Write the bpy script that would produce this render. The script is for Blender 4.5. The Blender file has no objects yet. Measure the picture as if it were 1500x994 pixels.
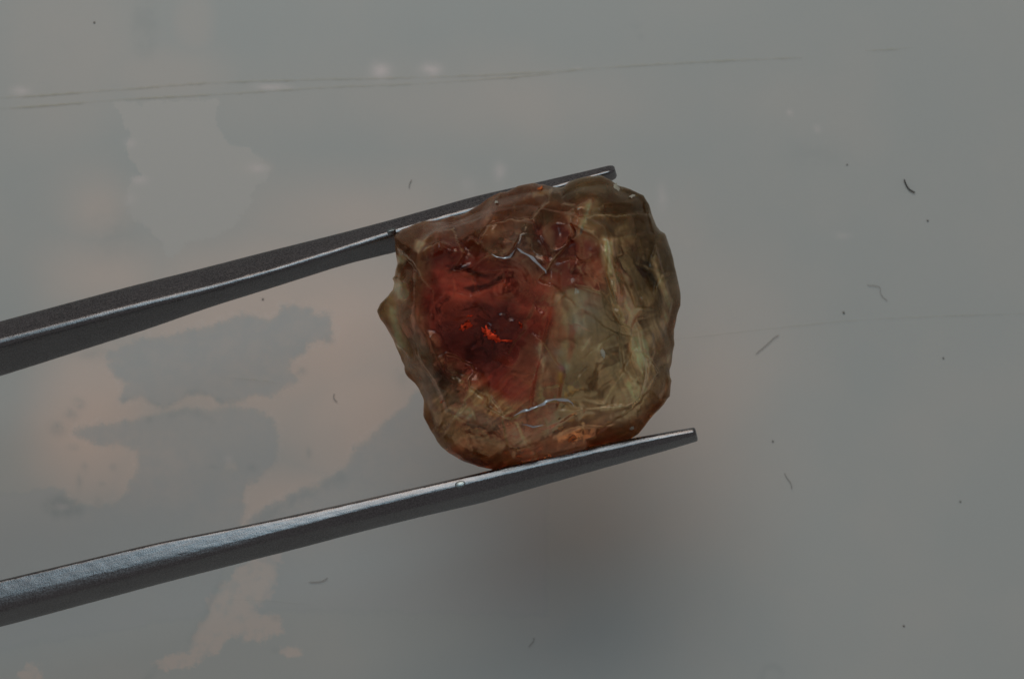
# 1 Blender unit = 1 cm.  A rough gemstone held in steel tweezers above a glossy plastic sheet.
import bpy, math, random
import numpy as np
from mathutils import Vector, Matrix
from mathutils.geometry import delaunay_2d_cdt

random.seed(7)
S = bpy.context.scene
COL = S.collection
S.unit_settings.scale_length = 0.01

# ------------------------------------------------------------------ camera, light, exposure
CAM_Z = 18.2
STONE_Z = 2.0
KS = 0.0037                                   # cm per photo pixel in the plane of the stone

cd = bpy.data.cameras.new('camera')
cam = bpy.data.objects.new('camera', cd)
COL.objects.link(cam)
cam.location = (0, 0, CAM_Z)
cam.rotation_euler = (0, 0, 0)
cd.sensor_width = 36.0
cd.lens = 36.0 * (CAM_Z - STONE_Z) / (1500 * KS)
cd.clip_start = 0.1
cd.clip_end = 500
cd.dof.use_dof = True
cd.dof.focus_distance = CAM_Z - 2.25
cd.dof.aperture_fstop = 1.5
S.camera = cam

w = bpy.data.worlds.new('World')
S.world = w
w.use_nodes = True
w.node_tree.nodes['Background'].inputs['Color'].default_value = (0.99, 0.97, 0.98, 1)
w.node_tree.nodes['Background'].inputs['Strength'].default_value = 0.145


def area(name, loc, target, size, power, color, shape='DISK', size_y=None):
    l = bpy.data.lights.new(name, 'AREA')
    l.shape = shape
    l.size = size
    if size_y:
        l.size_y = size_y
    l.energy = power
    l.color = color
    o = bpy.data.objects.new(name, l)
    COL.objects.link(o)
    o.location = loc
    d = Vector(target) - Vector(loc)
    o.rotation_euler = d.to_track_quat('-Z', 'Y').to_euler()
    return o


area('warm_lamp', (-2.5, 16.5, 19.8), (-0.6, 0.0, 0), 13.5, 1230, (1.0, 0.81, 0.645))
area('cool_lamp', (-2.7, 14.5, 29.0), (-0.6, 0.0, 0), 18.0, 1500, (0.48, 0.82, 1.0))

S.view_settings.view_transform = 'Standard'
S.view_settings.look = 'None'
S.view_settings.exposure = 0.0
S.view_settings.gamma = 1.0
S.view_settings.use_curve_mapping = False
S.render.engine = 'CYCLES'
S.cycles.use_denoising = True
S.cycles.max_bounces = 12
S.cycles.transmission_bounces = 10
S.cycles.sample_clamp_indirect = 4.0


# ------------------------------------------------------------------ helpers
def K(z):
    return KS * (CAM_Z - z) / (CAM_Z - STONE_Z)


def P(px, py, z):
    k = K(z)
    return Vector(((px - 750.0) * k, (497.0 - py) * k, z))


def mesh_obj(name, verts, faces, mat=None, parent=None, smooth=True):
    me = bpy.data.meshes.new(name)
    me.from_pydata([tuple(v) for v in verts], [], faces)
    if smooth:
        me.polygons.foreach_set('use_smooth', [True] * len(me.polygons))
    me.update()
    if mat:
        me.materials.append(mat)
    o = bpy.data.objects.new(name, me)
    COL.objects.link(o)
    if parent:
        o.parent = parent
    return o


def tag(o, label=None, cat=None, group=None, kind=None):
    if label:
        o['label'] = label
    if cat:
        o['category'] = cat
    if group:
        o['group'] = group
    if kind:
        o['kind'] = kind
    return o


def empty(name, loc):
    o = bpy.data.objects.new(name, None)
    COL.objects.link(o)
    o.location = loc
    return o


def keep(child, parent):
    child.parent = parent
    child.matrix_parent_inverse = Matrix.Translation(-Vector(parent.location))


class NT:
    """small node-building helper"""
    def __init__(self, name):
        self.m = bpy.data.materials.new(name)
        self.m.use_nodes = True
        self.t = self.m.node_tree
        self.t.nodes.clear()
        self.out = self.t.nodes.new('ShaderNodeOutputMaterial')

    def n(self, kind, **kw):
        nd = self.t.nodes.new(kind)
        ins = kw.pop('ins', {})
        for k, v in kw.items():
            setattr(nd, k, v)
        for k, v in ins.items():
            self.set(nd, k, v)
        return nd

    def set(self, nd, k, v):
        s = nd.inputs[k]
        if isinstance(v, bpy.types.NodeSocket):
            self.t.links.new(v, s)
        else:
            s.default_value = v

    def math(self, op, a, b=0.0, clamp=False):
        nd = self.n('ShaderNodeMath', operation=op, use_clamp=clamp)
        self.set(nd, 0, a)
        self.set(nd, 1, b)
        return nd.outputs[0]

    def ramp(self, x, lo, hi, a=0.0, b=1.0):
        nd = self.n('ShaderNodeMapRange', interpolation_type='SMOOTHSTEP')
        self.set(nd, 'Value', x)
        self.set(nd, 'From Min', lo)
        self.set(nd, 'From Max', hi)
        self.set(nd, 'To Min', a)
        self.set(nd, 'To Max', b)
        return nd.outputs[0]

    def mix(self, f, a, b, blend='MIX'):
        nd = self.n('ShaderNodeMix', data_type='RGBA', blend_type=blend)
        self.set(nd, 0, f)
        for i, v in ((6, a), (7, b)):
            s = nd.inputs[i]
            if isinstance(v, bpy.types.NodeSocket):
                self.t.links.new(v, s)
            else:
                s.default_value = (v[0], v[1], v[2], 1)
        return nd.outputs[2]

    def coord(self):
        return self.n('ShaderNodeTexCoord').outputs['Object']

    def noise(self, vec, scale, detail=4, rough=0.5, dist=0.0):
        nd = self.n('ShaderNodeTexNoise')
        self.set(nd, 'Vector', vec)
        self.set(nd, 'Scale', scale)
        self.set(nd, 'Detail', detail)
        self.set(nd, 'Roughness', rough)
        self.set(nd, 'Distortion', dist)
        return nd.outputs[0]

    def attr(self, name, out='Fac'):
        return self.n('ShaderNodeAttribute', attribute_name=name).outputs[out]

    def bump(self, h, strength, dist, normal=None):
        nd = self.n('ShaderNodeBump')
        self.set(nd, 'Height', h)
        self.set(nd, 'Strength', strength)
        self.set(nd, 'Distance', dist)
        if normal is not None:
            self.set(nd, 'Normal', normal)
        return nd.outputs[0]

    def principled(self, **ins):
        nd = self.n('ShaderNodeBsdfPrincipled')
        for k, v in ins.items():
            k = k.replace('_', ' ')
            if isinstance(v, tuple) and len(v) == 3 and k in ('Base Color', 'Specular Tint'):
                v = (*v, 1)
            self.set(nd, k, v)
        return nd

    def done(self, bsdf):
        self.t.links.new(bsdf.outputs[0], self.out.inputs['Surface'])
        return self.m


# numpy noise -------------------------------------------------------
def vnoise(x, y, seed=0):
    xi, yi = np.floor(x).astype(np.int64), np.floor(y).astype(np.int64)
    fx, fy = x - xi, y - yi
    fx, fy = fx * fx * (3 - 2 * fx), fy * fy * (3 - 2 * fy)

    def h(a, b):
        n = (a * 374761393 + b * 668265263 + seed * 974634777) & 0x7fffffff
        n = ((n ^ (n >> 13)) * 1274126177) & 0x7fffffff
        return ((n ^ (n >> 16)) & 0xffff) / 65535.0
    return ((h(xi, yi) * (1 - fx) + h(xi + 1, yi) * fx) * (1 - fy)
            + (h(xi, yi + 1) * (1 - fx) + h(xi + 1, yi + 1) * fx) * fy)


def fbm(x, y, scale, oct=4, seed=0):
    r, a, t = 0.0, 1.0, 0.0
    for i in range(oct):
        r = r + a * vnoise(x / scale * 2 ** i, y / scale * 2 ** i, seed + i)
        t += a
        a *= 0.5
    return r / t


def sdf(poly, x, y):
    """signed distance to polygon, positive inside (photo pixels)"""
    p = np.array(poly, float)
    d = np.full(x.shape, 1e9)
    inside = np.zeros(x.shape, bool)
    for i in range(len(p)):
        a, b = p[i], p[(i + 1) % len(p)]
        e = b - a
        t = np.clip(((x - a[0]) * e[0] + (y - a[1]) * e[1]) / (e @ e + 1e-9), 0, 1)
        d = np.minimum(d, (x - a[0] - t * e[0]) ** 2 + (y - a[1] - t * e[1]) ** 2)
        c = (a[1] > y) != (b[1] > y)
        with np.errstate(divide='ignore', invalid='ignore'):
            xx = a[0] + (y - a[1]) * e[0] / (e[1] if e[1] else 1e-9)
        inside ^= c & (x < xx)
    d = np.sqrt(d)
    return np.where(inside, d, -d)


def line_d(pts, x, y):
    d = np.full(x.shape, 1e9)
    for a, b in zip(pts[:-1], pts[1:]):
        ex, ey = b[0] - a[0], b[1] - a[1]
        t = np.clip(((x - a[0]) * ex + (y - a[1]) * ey) / (ex * ex + ey * ey + 1e-9), 0, 1)
        d = np.minimum(d, np.hypot(x - a[0] - t * ex, y - a[1] - t * ey))
    return d


def sstep(x, lo, hi):
    t = np.clip((x - lo) / (hi - lo), 0, 1)
    return t * t * (3 - 2 * t)


def set_attr(me, name, arr, kind='FLOAT'):
    a = me.attributes.new(name, kind, 'POINT')
    if kind == 'FLOAT':
        a.data.foreach_set('value', np.asarray(arr, np.float32))
    else:
        c = np.ones((len(arr), 4), np.float32)
        c[:, :3] = arr
        a.data.foreach_set('color', c.ravel())


# ------------------------------------------------------------------ table sheet
def build_sheet():
    gx = np.concatenate([np.linspace(-3400, -120, 12), np.arange(-100, 1601, 4.0), np.linspace(1620, 4900, 12)])
    gy = np.concatenate([np.linspace(-2600, -120, 10), np.arange(-100, 1096, 4.0), np.linspace(1116, 3600, 10)])
    X, Y = np.meshgrid(gx, gy)
    k = K(0)
    ny, nx = X.shape
    x, y = X.ravel(), Y.ravel()
    V = np.stack([(x - 750) * k, (497 - y) * k, np.zeros_like(x)], 1)
    # a very slight waviness of the plastic
    V[:, 2] = -0.012 + 0.006 * fbm(x, y, 420, 2, 5)
    idx = np.arange(nx * ny).reshape(ny, nx)
    F = np.stack([idx[:-1, :-1], idx[1:, :-1], idx[1:, 1:], idx[:-1, 1:]], -1).reshape(-1, 4).tolist()
    n0 = len(V)
    # underside and rim
    ring = list(idx[0, :]) + list(idx[1:, -1]) + list(idx[-1, -2::-1]) + list(idx[-2:0:-1, 0])
    low = []
    VV = V.tolist()
    for i in ring:
        low.append(len(VV))
        VV.append([V[i, 0], V[i, 1], -0.3])
    m = len(ring)
    for i in range(m):
        j = (i + 1) % m
        F.append([int(ring[i]), int(ring[j]), low[j], low[i]])
    F.append([int(i) for i in low])
    nv = len(VV)

    # wetted / lifted areas of the film, measured in photo pixels
    def blob(cx, cy, rx, ry, p=1.0):
        return np.exp(-(((x - cx) / rx) ** 2 + ((y - cy) / ry) ** 2) ** p)
    pink = np.maximum.reduce([
        1.00 * blob(430, 500, 260, 150, 1.3), 0.95 * blob(520, 600, 130, 130, 1.3), 1.0 * blob(135, 615, 95, 130, 1.6),
        0.60 * blob(145, 310, 55, 60), 0.70 * blob(150, 400, 95, 60), 0.50 * blob(530, 320, 190, 70), 0.85 * blob(225, 690, 90, 70, 1.6),
        0.22 * blob(90, 60, 110, 140, 1.5), 0.20 * blob(285, 30, 32, 45, 2), 0.20 * blob(240, 110, 110, 40, 1.5),
        0.85 * blob(420, 740, 130, 70, 1.5), 0.35 * blob(1000, 560, 170, 230), 0.30 * blob(640, 660, 160, 110),
        0.55 * blob(370, 247, 28, 14), 0.28 * blob(700, 150, 330, 60)])
    g1 = [(160, 515), (190, 503), (215, 497), (260, 490), (320, 475), (345, 464), (385, 467), (395, 470), (412, 455), (430, 448), (450, 452),
          (465, 463), (483, 465), (487, 485), (482, 497), (450, 499), (440, 515), (428, 525), (425, 540), (432, 555), (420, 562), (405, 575),
          (395, 578), (370, 577), (350, 585), (325, 588), (310, 580), (290, 573), (275, 575), (260, 588), (240, 596), (225, 590), (205, 582),
          (180, 586), (178, 580), (186, 562), (178, 555), (168, 545), (163, 530)]
    g2 = [(110, 630), (160, 622), (200, 618), (250, 605), (275, 598), (290, 603), (320, 600), (350, 600), (370, 597), (385, 607), (400, 622),
          (405, 640), (402, 665), (390, 690), (372, 705), (358, 710), (357, 730), (352, 760), (345, 790), (300, 900), (-300, 1000), (-300, 740),
          (40, 722), (75, 716), (90, 722), (100, 735), (125, 745), (150, 745), (170, 738), (185, 725), (195, 700), (205, 680), (203, 657),
          (180, 652), (150, 648), (125, 642)]
    g3 = [(608, 578), (575, 612), (545, 640), (522, 660), (507, 685), (485, 703), (440, 722), (400, 742), (366, 762), (340, 800), (405, 826),
          (405, 850), (385, 880), (370, 893), (800, 900), (800, 500)]
    strip = [(365, 815), (410, 805), (407, 850), (388, 880), (374, 893), (382, 905), (400, 897), (412, 905), (415, 925), (380, 938), (340, 932),
             (320, 955), (300, 965), (280, 975), (235, 982), (225, 975), (245, 960), (275, 955), (280, 935), (290, 915), (305, 900), (305, 880),
             (325, 855), (345, 835)]
    pale = [(165, 150), (320, 146), (315, 180), (330, 200), (345, 212), (375, 225), (395, 245), (388, 265), (370, 280), (360, 305), (345, 325),
            (325, 340), (300, 350), (275, 355), (265, 365), (252, 378), (243, 378), (235, 350), (215, 335), (195, 320), (185, 300), (185, 280),
            (195, 262), (210, 258), (190, 235), (185, 215), (195, 195), (180, 178)]
    s_patch = np.maximum.reduce([sdf(g1, x, y), sdf(g2, x, y), sdf(g3, x, y)])
    s_patch = np.minimum(s_patch, np.hypot((x - 337) / 1.5, y - 682) - 9)      # hole in the second patch
    s_strip = np.maximum.reduce([sdf(strip, x, y), 16 - np.hypot(x - 425, (y - 953) * 2.0), 15 - np.hypot((x - 45), (y - 990))])
    s_pale = sdf(pale, x, y)
    spots = np.maximum.reduce([
        0.9 * blob(557, 103, 13, 11), 0.9 * blob(631, 102, 14, 9), 0.7 * blob(398, 127, 22, 4), 0.5 * blob(418, 128, 10, 3), 0.6 * blob(30, 133, 12, 6),
        0.5 * blob(205, 264, 12, 6), 0.6 * blob(377, 246, 12, 6), 0.4 * blob(190, 210, 9, 6), 0.25 * blob(190, 292, 9, 9), 0.45 * blob(732, 252, 9, 14),
        0.35 * blob(970, 290, 7, 18), 0.25 * blob(685, 275, 12, 12), 0.5 * blob(1157, 165, 4, 4), 0.4 * blob(1197, 188, 5, 6), 0.3 * blob(335, 672, 6, 6),
        0.4 * blob(90, 742, 10, 4), 0.25 * blob(1235, 345, 12, 5), 0.3 * blob(846, 100, 5, 3)])
    dark = np.maximum.reduce([
        0.8 * blob(115, 590, 9, 8), 0.8 * blob(102, 607, 10, 9), 0.8 * blob(86, 626, 13, 10), 0.9 * blob(90, 741, 27, 17, 2), 0.7 * blob(113, 746, 10, 9),
        0.6 * blob(218, 613, 5, 5), 0.7 * blob(440, 543, 8, 6), 0.5 * blob(480, 500, 8, 6), 0.5 * blob(107, 654, 8, 4), 0.6 * blob(165, 683, 5, 5),
        0.5 * blob(124, 684, 5, 7), 0.5 * blob(150, 709, 5, 4), 0.6 * blob(116, 708, 4, 14), 0.5 * blob(143, 735, 5, 8), 0.6 * blob(452, 663, 4, 8),
        0.5 * blob(404, 905, 8, 4), 0.4 * blob(404, 952, 7, 5), 0.5 * blob(370, 685, 8, 5), 0.45 * blob(310, 683, 8, 3), 0.5 * blob(130, 515, 22, 10),
        0.35 * blob(212, 40, 20, 45, 2), 0.25 * blob(1195, 225, 40, 20), 0.45 * blob(930, 38, 9, 5), 0.3 * blob(938, 54, 5, 5),
        0.35 * np.exp(-((np.hypot(x - 1131, y - 990) - 15) / 5) ** 2), 0.30 * blob(590, 550, 12, 18), 0.3 * blob(165, 345, 35, 40), 0.25 * blob(330, 410, 50, 20),
        0.45 * np.exp(-(line_d([(180, 586), (205, 582), (240, 596), (260, 588), (275, 575), (290, 573), (310, 580), (325, 588), (350, 585)], x, y) / 3.5) ** 2),
        0.35 * np.exp(-(line_d([(250, 607), (275, 600), (295, 606), (310, 615)], x, y) / 5) ** 2),
        0.45 * np.exp(-(line_d([(325, 853), (305, 885), (303, 900), (288, 920), (278, 940)], x, y) / 5) ** 2),
        0.45 * np.exp(-(line_d([(230, 978), (215, 994), (200, 1010)], x, y) / 5) ** 2),
        0.4 * np.exp(-(line_d([(500, 700), (470, 715), (420, 740), (380, 765)], x, y + 2) / 9) ** 2)])

    def pad(a):
        return np.concatenate([a, np.full(nv - n0, a[0])])
    M = NT('milky_plastic')
    co = M.coord()
    n1 = M.noise(co, 9.0, 6, 0.62)
    n2 = M.noise(co, 38.0, 3, 0.6)
    n3 = M.noise(co, 1.1, 3, 0.5)
    grain = M.noise(co, 260.0, 2, 0.6)
    jag = M.math('MULTIPLY', M.math('SUBTRACT', n1, 0.5), 26.0)
    jag2 = M.math('ADD', M.math('MULTIPLY', M.math('SUBTRACT', n2, 0.5), 14.0), M.math('MULTIPLY', M.math('SUBTRACT', M.noise(co, 95.0, 2, 0.6), 0.5), 7.0))
    jj = M.math('ADD', jag, jag2)
    patch = M.ramp(M.math('ADD', M.attr('patch'), jj), -5.5, 5.5)
    rim = M.math('MULTIPLY', M.ramp(M.math('ABSOLUTE', M.math('ADD', M.attr('patch'), jj)), 0.5, 6.0, 1.0, 0.0), 0.35)
    strip_m = M.math('MULTIPLY', M.ramp(M.math('ADD', M.attr('strip'), M.math('MULTIPLY', jj, 1.3)), -5.0, 5.0), M.ramp(n1, 0.36, 0.56, 0.55, 1.0))
    pale_m = M.ramp(M.math('ADD', M.attr('pale'), jj), -2.5, 2.5)
    pinkv = M.math('ADD', M.attr('pink'), M.math('MULTIPLY', M.math('SUBTRACT', n3, 0.5), 0.25), clamp=True)
    soft = M.ramp(M.math('ADD', M.attr('patch'), M.math('MULTIPLY', jag, 1.3)), -13.0, 9.0)
    mott = M.ramp(n1, 0.32, 0.68, 0.72, 1.0)
    patch = M.math('MULTIPLY', M.math('ADD', M.math('MULTIPLY', patch, 0.6), M.math('MULTIPLY', soft, 0.4)), mott)
    lip = M.ramp(M.math('ABSOLUTE', M.math('ADD', M.math('ADD', M.attr('patch'), jj), 7.0)), 0.5, 6.0, 1.0, 0.0)
    pk = M.math('MULTIPLY', pinkv, M.math('SUBTRACT', 1.0, M.math('MULTIPLY', patch, 0.80)))
    pk = M.math('MULTIPLY', pk, M.ramp(n3, 0.3, 0.7, 0.82, 1.05))
    pk = M.math('MAXIMUM', pk, M.math('MULTIPLY', strip_m, 0.55))
    base = M.mix(M.ramp(n3, 0.3, 0.7), (0.592, 0.600, 0.575), (0.612, 0.610, 0.580))
    c = M.mix(pk, base, (0.930, 0.735, 0.630))
    c = M.mix(M.math('MULTIPLY', patch, 0.35), c, (0.600, 0.585, 0.585))
    c = M.mix(M.math('MULTIPLY', pale_m, 0.85), c, (0.715, 0.675, 0.630))
    dk = M.math('MULTIPLY', M.attr('dark'), M.ramp(n1, 0.30, 0.62, 0.25, 1.0), clamp=True)
    c = M.mix(M.math('MULTIPLY', dk, 0.75), c, (0.42, 0.45, 0.44))
    c = M.mix(M.math('MULTIPLY', rim, 0.5), c, (0.52, 0.54, 0.53))
    c = M.mix(M.math('MULTIPLY', M.math('MULTIPLY', lip, pinkv), M.ramp(n2, 0.45, 0.6, 0.0, 0.22)), c, (0.98, 0.83, 0.76))
    c = M.mix(M.math('MULTIPLY', M.attr('spots'), M.ramp(n1, 0.3, 0.6, 0.5, 1.0)), c, (0.95, 0.83, 0.80))
    c = M.mix(M.ramp(grain, 0.35, 0.65, 0.0, 0.06), c, (0.42, 0.42, 0.42))
    rough = M.ramp(n2, 0.3, 0.7, 0.30, 0.40)
    nb = M.bump(grain, 0.05, 0.003)
    b = M.principled(Base_Color=c, Roughness=rough, Normal=nb)
    b.inputs['IOR'].default_value = 1.45
    M.done(b)
    o = mesh_obj('tabletop', VV, F, M.m)
    for nme, a in (('pink', pink), ('patch', s_patch), ('strip', s_strip), ('pale', s_pale), ('spots', spots), ('dark', dark)):
        set_attr(o.data, nme, pad(a))
    tag(o, 'glossy pale grey plastic sheet with pinkish and grey film blotches', None, kind='structure')
    return o


sheet = build_sheet()


# thin creases scored across the sheet
def crease(pts, width, mat, seed):
    rnd = np.random.RandomState(seed)
    V, F = [], []
    dense = []
    for a, b in zip(pts[:-1], pts[1:]):
        n = max(2, int(math.dist(a, b) / 6))
        for i in range(n):
            t = i / n
            dense.append((a[0] + (b[0] - a[0]) * t, a[1] + (b[1] - a[1]) * t))
    dense.append(pts[-1])
    for i, (px, py) in enumerate(dense):
        f = min(1.0, i / 8, (len(dense) - 1 - i) / 8)
        wv = width * (0.25 + 0.75 * f) * (0.7 + 0.6 * rnd.rand())
        py += 0.8 * (rnd.rand() - 0.5) + 1.5 * math.sin(px / 95.0 + seed)
        for dy, z in ((-wv, 0.0), (0, 0.004), (wv, 0.0)):
            V.append(P(px, py + dy, 0.001 + z))
        if i:
            b0 = (i - 1) * 3
            for j in (0, 1):
                F.append((b0 + j, b0 + j + 1, b0 + j + 4, b0 + j + 3))
    o = mesh_obj('crease', V, F, mat)
    keep(o, sheet)
    return o


M = NT('crease_grime')
co = M.coord()
nz = M.noise(co, 3.0, 4, 0.6)
tr = M.n('ShaderNodeBsdfTransparent')
df = M.principled(Base_Color=(0.44, 0.41, 0.22), Roughness=0.4)
mx = M.n('ShaderNodeMixShader')
M.set(mx, 0, M.ramp(nz, 0.36, 0.68, 0.04, 0.22))
M.t.links.new(tr.outputs[0], mx.inputs[1])
M.t.links.new(df.outputs[0], mx.inputs[2])
M.done(mx)
mat_crease = M.m
crease([(-60, 146), (0, 142), (140, 133), (280, 124), (467, 117), (700, 109), (783, 106), (860, 102), (1000, 93.5), (1090, 88), (1175, 83)], 1.5, mat_crease, 1)
crease([(-60, 161), (0, 158), (163, 148), (327, 139), (490, 126), (620, 121), (750, 114), (855, 104)], 1.4, mat_crease, 2)
crease([(1268, 75.5), (1300, 74), (1338, 71.5)], 1.7, mat_crease, 3)
crease([(985, 496), (1080, 486), (1240, 471), (1380, 463), (1560, 455)], 0.6, mat_crease, 4)
crease([(335, 876), (400, 880), (455, 886)], 0.5, mat_crease, 5)
crease([(320, 552), (370, 556), (410, 562)], 0.6, mat_crease, 6)


# ------------------------------------------------------------------ tweezers
def steel(name, tint, seed, line=0.0):
    M = NT(name)
    co = M.coord()
    mp = M.n('ShaderNodeMapping')
    M.t.links.new(co, mp.inputs['Vector'])
    mp.inputs['Rotation'].default_value = (0, 0, math.radians(-15))
    mp.inputs['Location'].default_value = (seed, seed * 2, 0)
    v = mp.outputs[0]
    speck = M.noise(v, 130.0, 2, 0.7)
    mp2 = M.n('ShaderNodeMapping')
    M.t.links.new(v, mp2.inputs['Vector'])
    mp2.inputs['Scale'].default_value = (4, 90, 90)
    streak = M.noise(mp2.outputs[0], 1.0, 3, 0.6)
    big = M.noise(v, 4.0, 4, 0.6)
    c = M.mix(M.ramp(big, 0.3, 0.7), tint, tuple(t * 0.82 for t in tint))
    c = M.mix(M.ramp(speck, 0.42, 0.62), c, tuple(min(1, t * 1.3) for t in tint))
    r = M.math('ADD', M.ramp(speck, 0.3, 0.7, 0.24, 0.36), M.ramp(streak, 0.3, 0.7, -0.03, 0.05))
    h = M.math('ADD', M.math('MULTIPLY', speck, 1.0), M.math('MULTIPLY', streak, 0.5))
    nb = M.bump(h, 0.24, 0.003)
    return M.done(M.principled(Base_Color=c, Metallic=1.0, Roughness=r, Normal=nb))


mat_steel = steel('blasted_steel', (0.190, 0.180, 0.184), 1.3)
mat_pin = steel('pin_steel', (0.26, 0.28, 0.28), 5.3)


def chaikin(pts, n=2, keepw=0.22):
    for _ in range(n):
        out = []
        m = len(pts)
        for i in range(m):
            a, b = pts[i], pts[(i + 1) % m]
            out.append(tuple(a[j] + (b[j] - a[j]) * keepw for j in range(len(a))))
            out.append(tuple(a[j] + (b[j] - a[j]) * (1 - keepw) for j in range(len(a))))
        pts = out
    return pts


def loft_arm(stations, parent, cap_out=0.0, seed=0, slant=0.29):
    """stations: (px, [(py, z) ...]) closed profiles with equal counts, in photo pixels / cm"""
    rnd = np.random.RandomState(seed)
    xs = np.array([s[0] for s in stations], float)
    A = np.array([s[1] for s in stations], float)           # n, m, 2
    grid = np.concatenate([np.arange(xs[0], -60, 120.0), np.arange(-60, xs[-1], 5.0), [xs[-1]]])

    def interp(g):
        # smooth (pchip-like) interpolation with Catmull-Rom tangents limited to the neighbours
        i = int(np.clip(np.searchsorted(xs, g) - 1, 0, len(xs) - 2))
        t = (g - xs[i]) / (xs[i + 1] - xs[i])
        return A[i] + (A[i + 1] - A[i]) * t
    V, F = [], []
    mring = None
    prof = []
    for g in grid:
        acc = sum(interp(np.clip(g + d, xs[0], xs[-1])) for d in (-24, -12, 0, 12, 24)) / 5 if g < xs[-1] - 26 else interp(g)
        prof.append(acc)
    for gi, g in enumerate(grid):
        ring = chaikin(chaikin([tuple(p) for p in prof[gi]], 1, 0.13), 2, 0.24)
        mring = len(ring)
        yc = np.mean([p[0] for p in ring])
        for (py, z) in ring:
            px = g + (py - yc) * slant                       # rings stand square to the arm's axis
            jit = 0.22 * (rnd.rand() - 0.5)
            V.append(P(px, py + jit, z + 0.0012 * (rnd.rand() - 0.5)))
        if gi:
            b0, b1 = (gi - 1) * mring, gi * mring
            for j in range(mring):
                k2 = (j + 1) % mring
                F.append((b0 + j, b0 + k2, b1 + k2, b1 + j))
    # tip: a smaller chamfer ring, then the end face
    last = [Vector(v) for v in V[-mring:]]
    c = sum(last, Vector()) / mring
    d = Vector((math.cos(math.radians(15)), math.sin(math.radians(15)), -0.12))
    for sc_, push in ((0.86, 0.014), (0.60, 0.020)):
        b0 = len(V) - mring
        for v in last:
            V.append(c + (v - c) * sc_ + d * push * cap_out)
        for j in range(mring):
            k2 = (j + 1) % mring
            F.append((b0 + j, b0 + k2, b0 + mring + k2, b0 + mring + j))
    F.append(tuple(range(len(V) - mring, len(V))))
    F.append(tuple(reversed(range(mring))))
    o = mesh_obj('arm', V, F, mat_steel)
    me = o.data
    keep(o, parent)
    return o


tw = empty('tweezers', P(-3300, 1560, 2.0))
tag(tw, 'grey steel tweezers with two long tapering arms gripping the rough stone', 'tweezers')


# profile order: outer-top, face/bright edge, bright edge end, inner bottom, under inner, under outer, outer low
def up(top, e0, e1, bot, z=1.985, tilt=1.0):
    k = KS
    z0 = z - (e0 - top) * k * tilt
    zb = z - 0.012 - (bot - e1) * k * 1.45
    return [(top + 1.5, z0 - 0.05), (top, z0), (top + (e0 - top) * 0.5, z0 + (z - z0) * 0.53), (e0, z), (e1, z + (e1 - e0) * k * 0.16), (bot, zb), (bot - (bot - top) * 0.35, zb - 0.10), (top + 6, zb - 0.04)]


UP = [(-3300, up(1490, 1512, 1540, 1562, 2.0)), (-2300, up(1120, 1160, 1175, 1225, 2.0)), (-1200, up(800, 838, 850, 905, 2.0)), (-400, up(579, 607, 618, 669)),
      (0, up(472, 496, 506, 551)), (200, up(418, 444, 453, 487)), (300, up(393, 420, 427.5, 452)), (400, up(367, 393, 399, 421)), (500, up(342, 362, 368, 389)),
      (576, up(322, 337, 344, 371)), (640, up(304, 319, 325, 352)), (700, up(287, 302, 309, 334)), (800, up(264.5, 276, 281, 303)), (860, up(250.5, 259, 263, 280)), (893, up(242.5, 250, 253, 266))]


def lo_flat(top, mid, crease_, bot, z=1.99):
    """broad light top face, then the outer chamfer"""
    k = KS
    return [(top - 0.5, z - 0.06), (top, z - 0.012), (top + 2.0, z), (mid, z + (mid - top) * k * 0.23), (crease_, z + (mid - top) * k * 0.23 + (crease_ - mid) * k * 0.02), (bot, z - 0.01 - (bot - crease_) * k * 1.55), (bot - (bot - top) * 0.3, z - 0.36), (top + 2, z - 0.30)]


def lo_round(top, a, b, bot, z=1.99):
    k = KS
    a += 1.5
    return [(top - 0.5, z - 0.09), (top, z - 0.02), (top + 2.0, z - 0.002), (a, z + (a - top) * k * 0.24), (b, z - (b - a) * k * 0.22), (bot, z - 0.03 - (bot - a) * k * 0.95), (bot - (bot - top) * 0.35, z - 0.30), (top + 2, z - 0.25)]


LO = [(-3300, lo_flat(1562, 1575, 1595, 1630, 2.0)), (-2300, lo_flat(1400, 1428, 1442, 1476, 2.0)), (-1200, lo_flat(1142, 1170, 1184, 1216)), (-400, lo_flat(948, 975, 990, 1016)),
      (0, lo_flat(851, 876, 893, 918)), (233, lo_flat(795, 818, 832, 855)), (370, lo_flat(768, 787, 796, 820)), (430, lo_round(755, 772, 783, 805)), (520, lo_round(735, 748, 762, 781)),
      (620, lo_round(712, 723, 739, 756)), (700, lo_round(694, 704, 720, 738)), (800, lo_round(670, 679, 694, 709)), (900, lo_round(647.5, 656, 668, 681)), (975, lo_round(633, 639, 648, 660)), (1018, lo_round(626, 631, 637, 647))]
arm_u = loft_arm(UP, tw, 1.6, 3)
arm_l = loft_arm(LO, tw, 0.35, 9, 0.26)
arm_u['label'] = 'upper arm with narrow bright edge and dark inner face'
arm_l['label'] = 'lower arm with broad bluish top face and rounded tip'

# heel that joins the two arms far outside the picture
def heel():
    V, F = [], []
    for i, (px, dy0, dy1) in enumerate(((-3200, -58, 58), (-3400, -56, 56), (-3650, -44, 44), (-3800, -22, 22))):
        yc = 1558 + (-3300 - px) * 0.27
        for dy, z in ((dy0, 1.66), (dy0, 1.97), (dy1, 1.97), (dy1, 1.66)):
            V.append(P(px, yc + dy, z))
        if i:
            a, b = (i - 1) * 4, i * 4
            for j in range(4):
                F.append((a + j, a + (j + 1) % 4, b + (j + 1) % 4, b + j))
    F += [(3, 2, 1, 0), (12, 13, 14, 15)]
    o = mesh_obj('heel', V, F, mat_steel, smooth=False)
    keep(o, tw)


heel()


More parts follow.
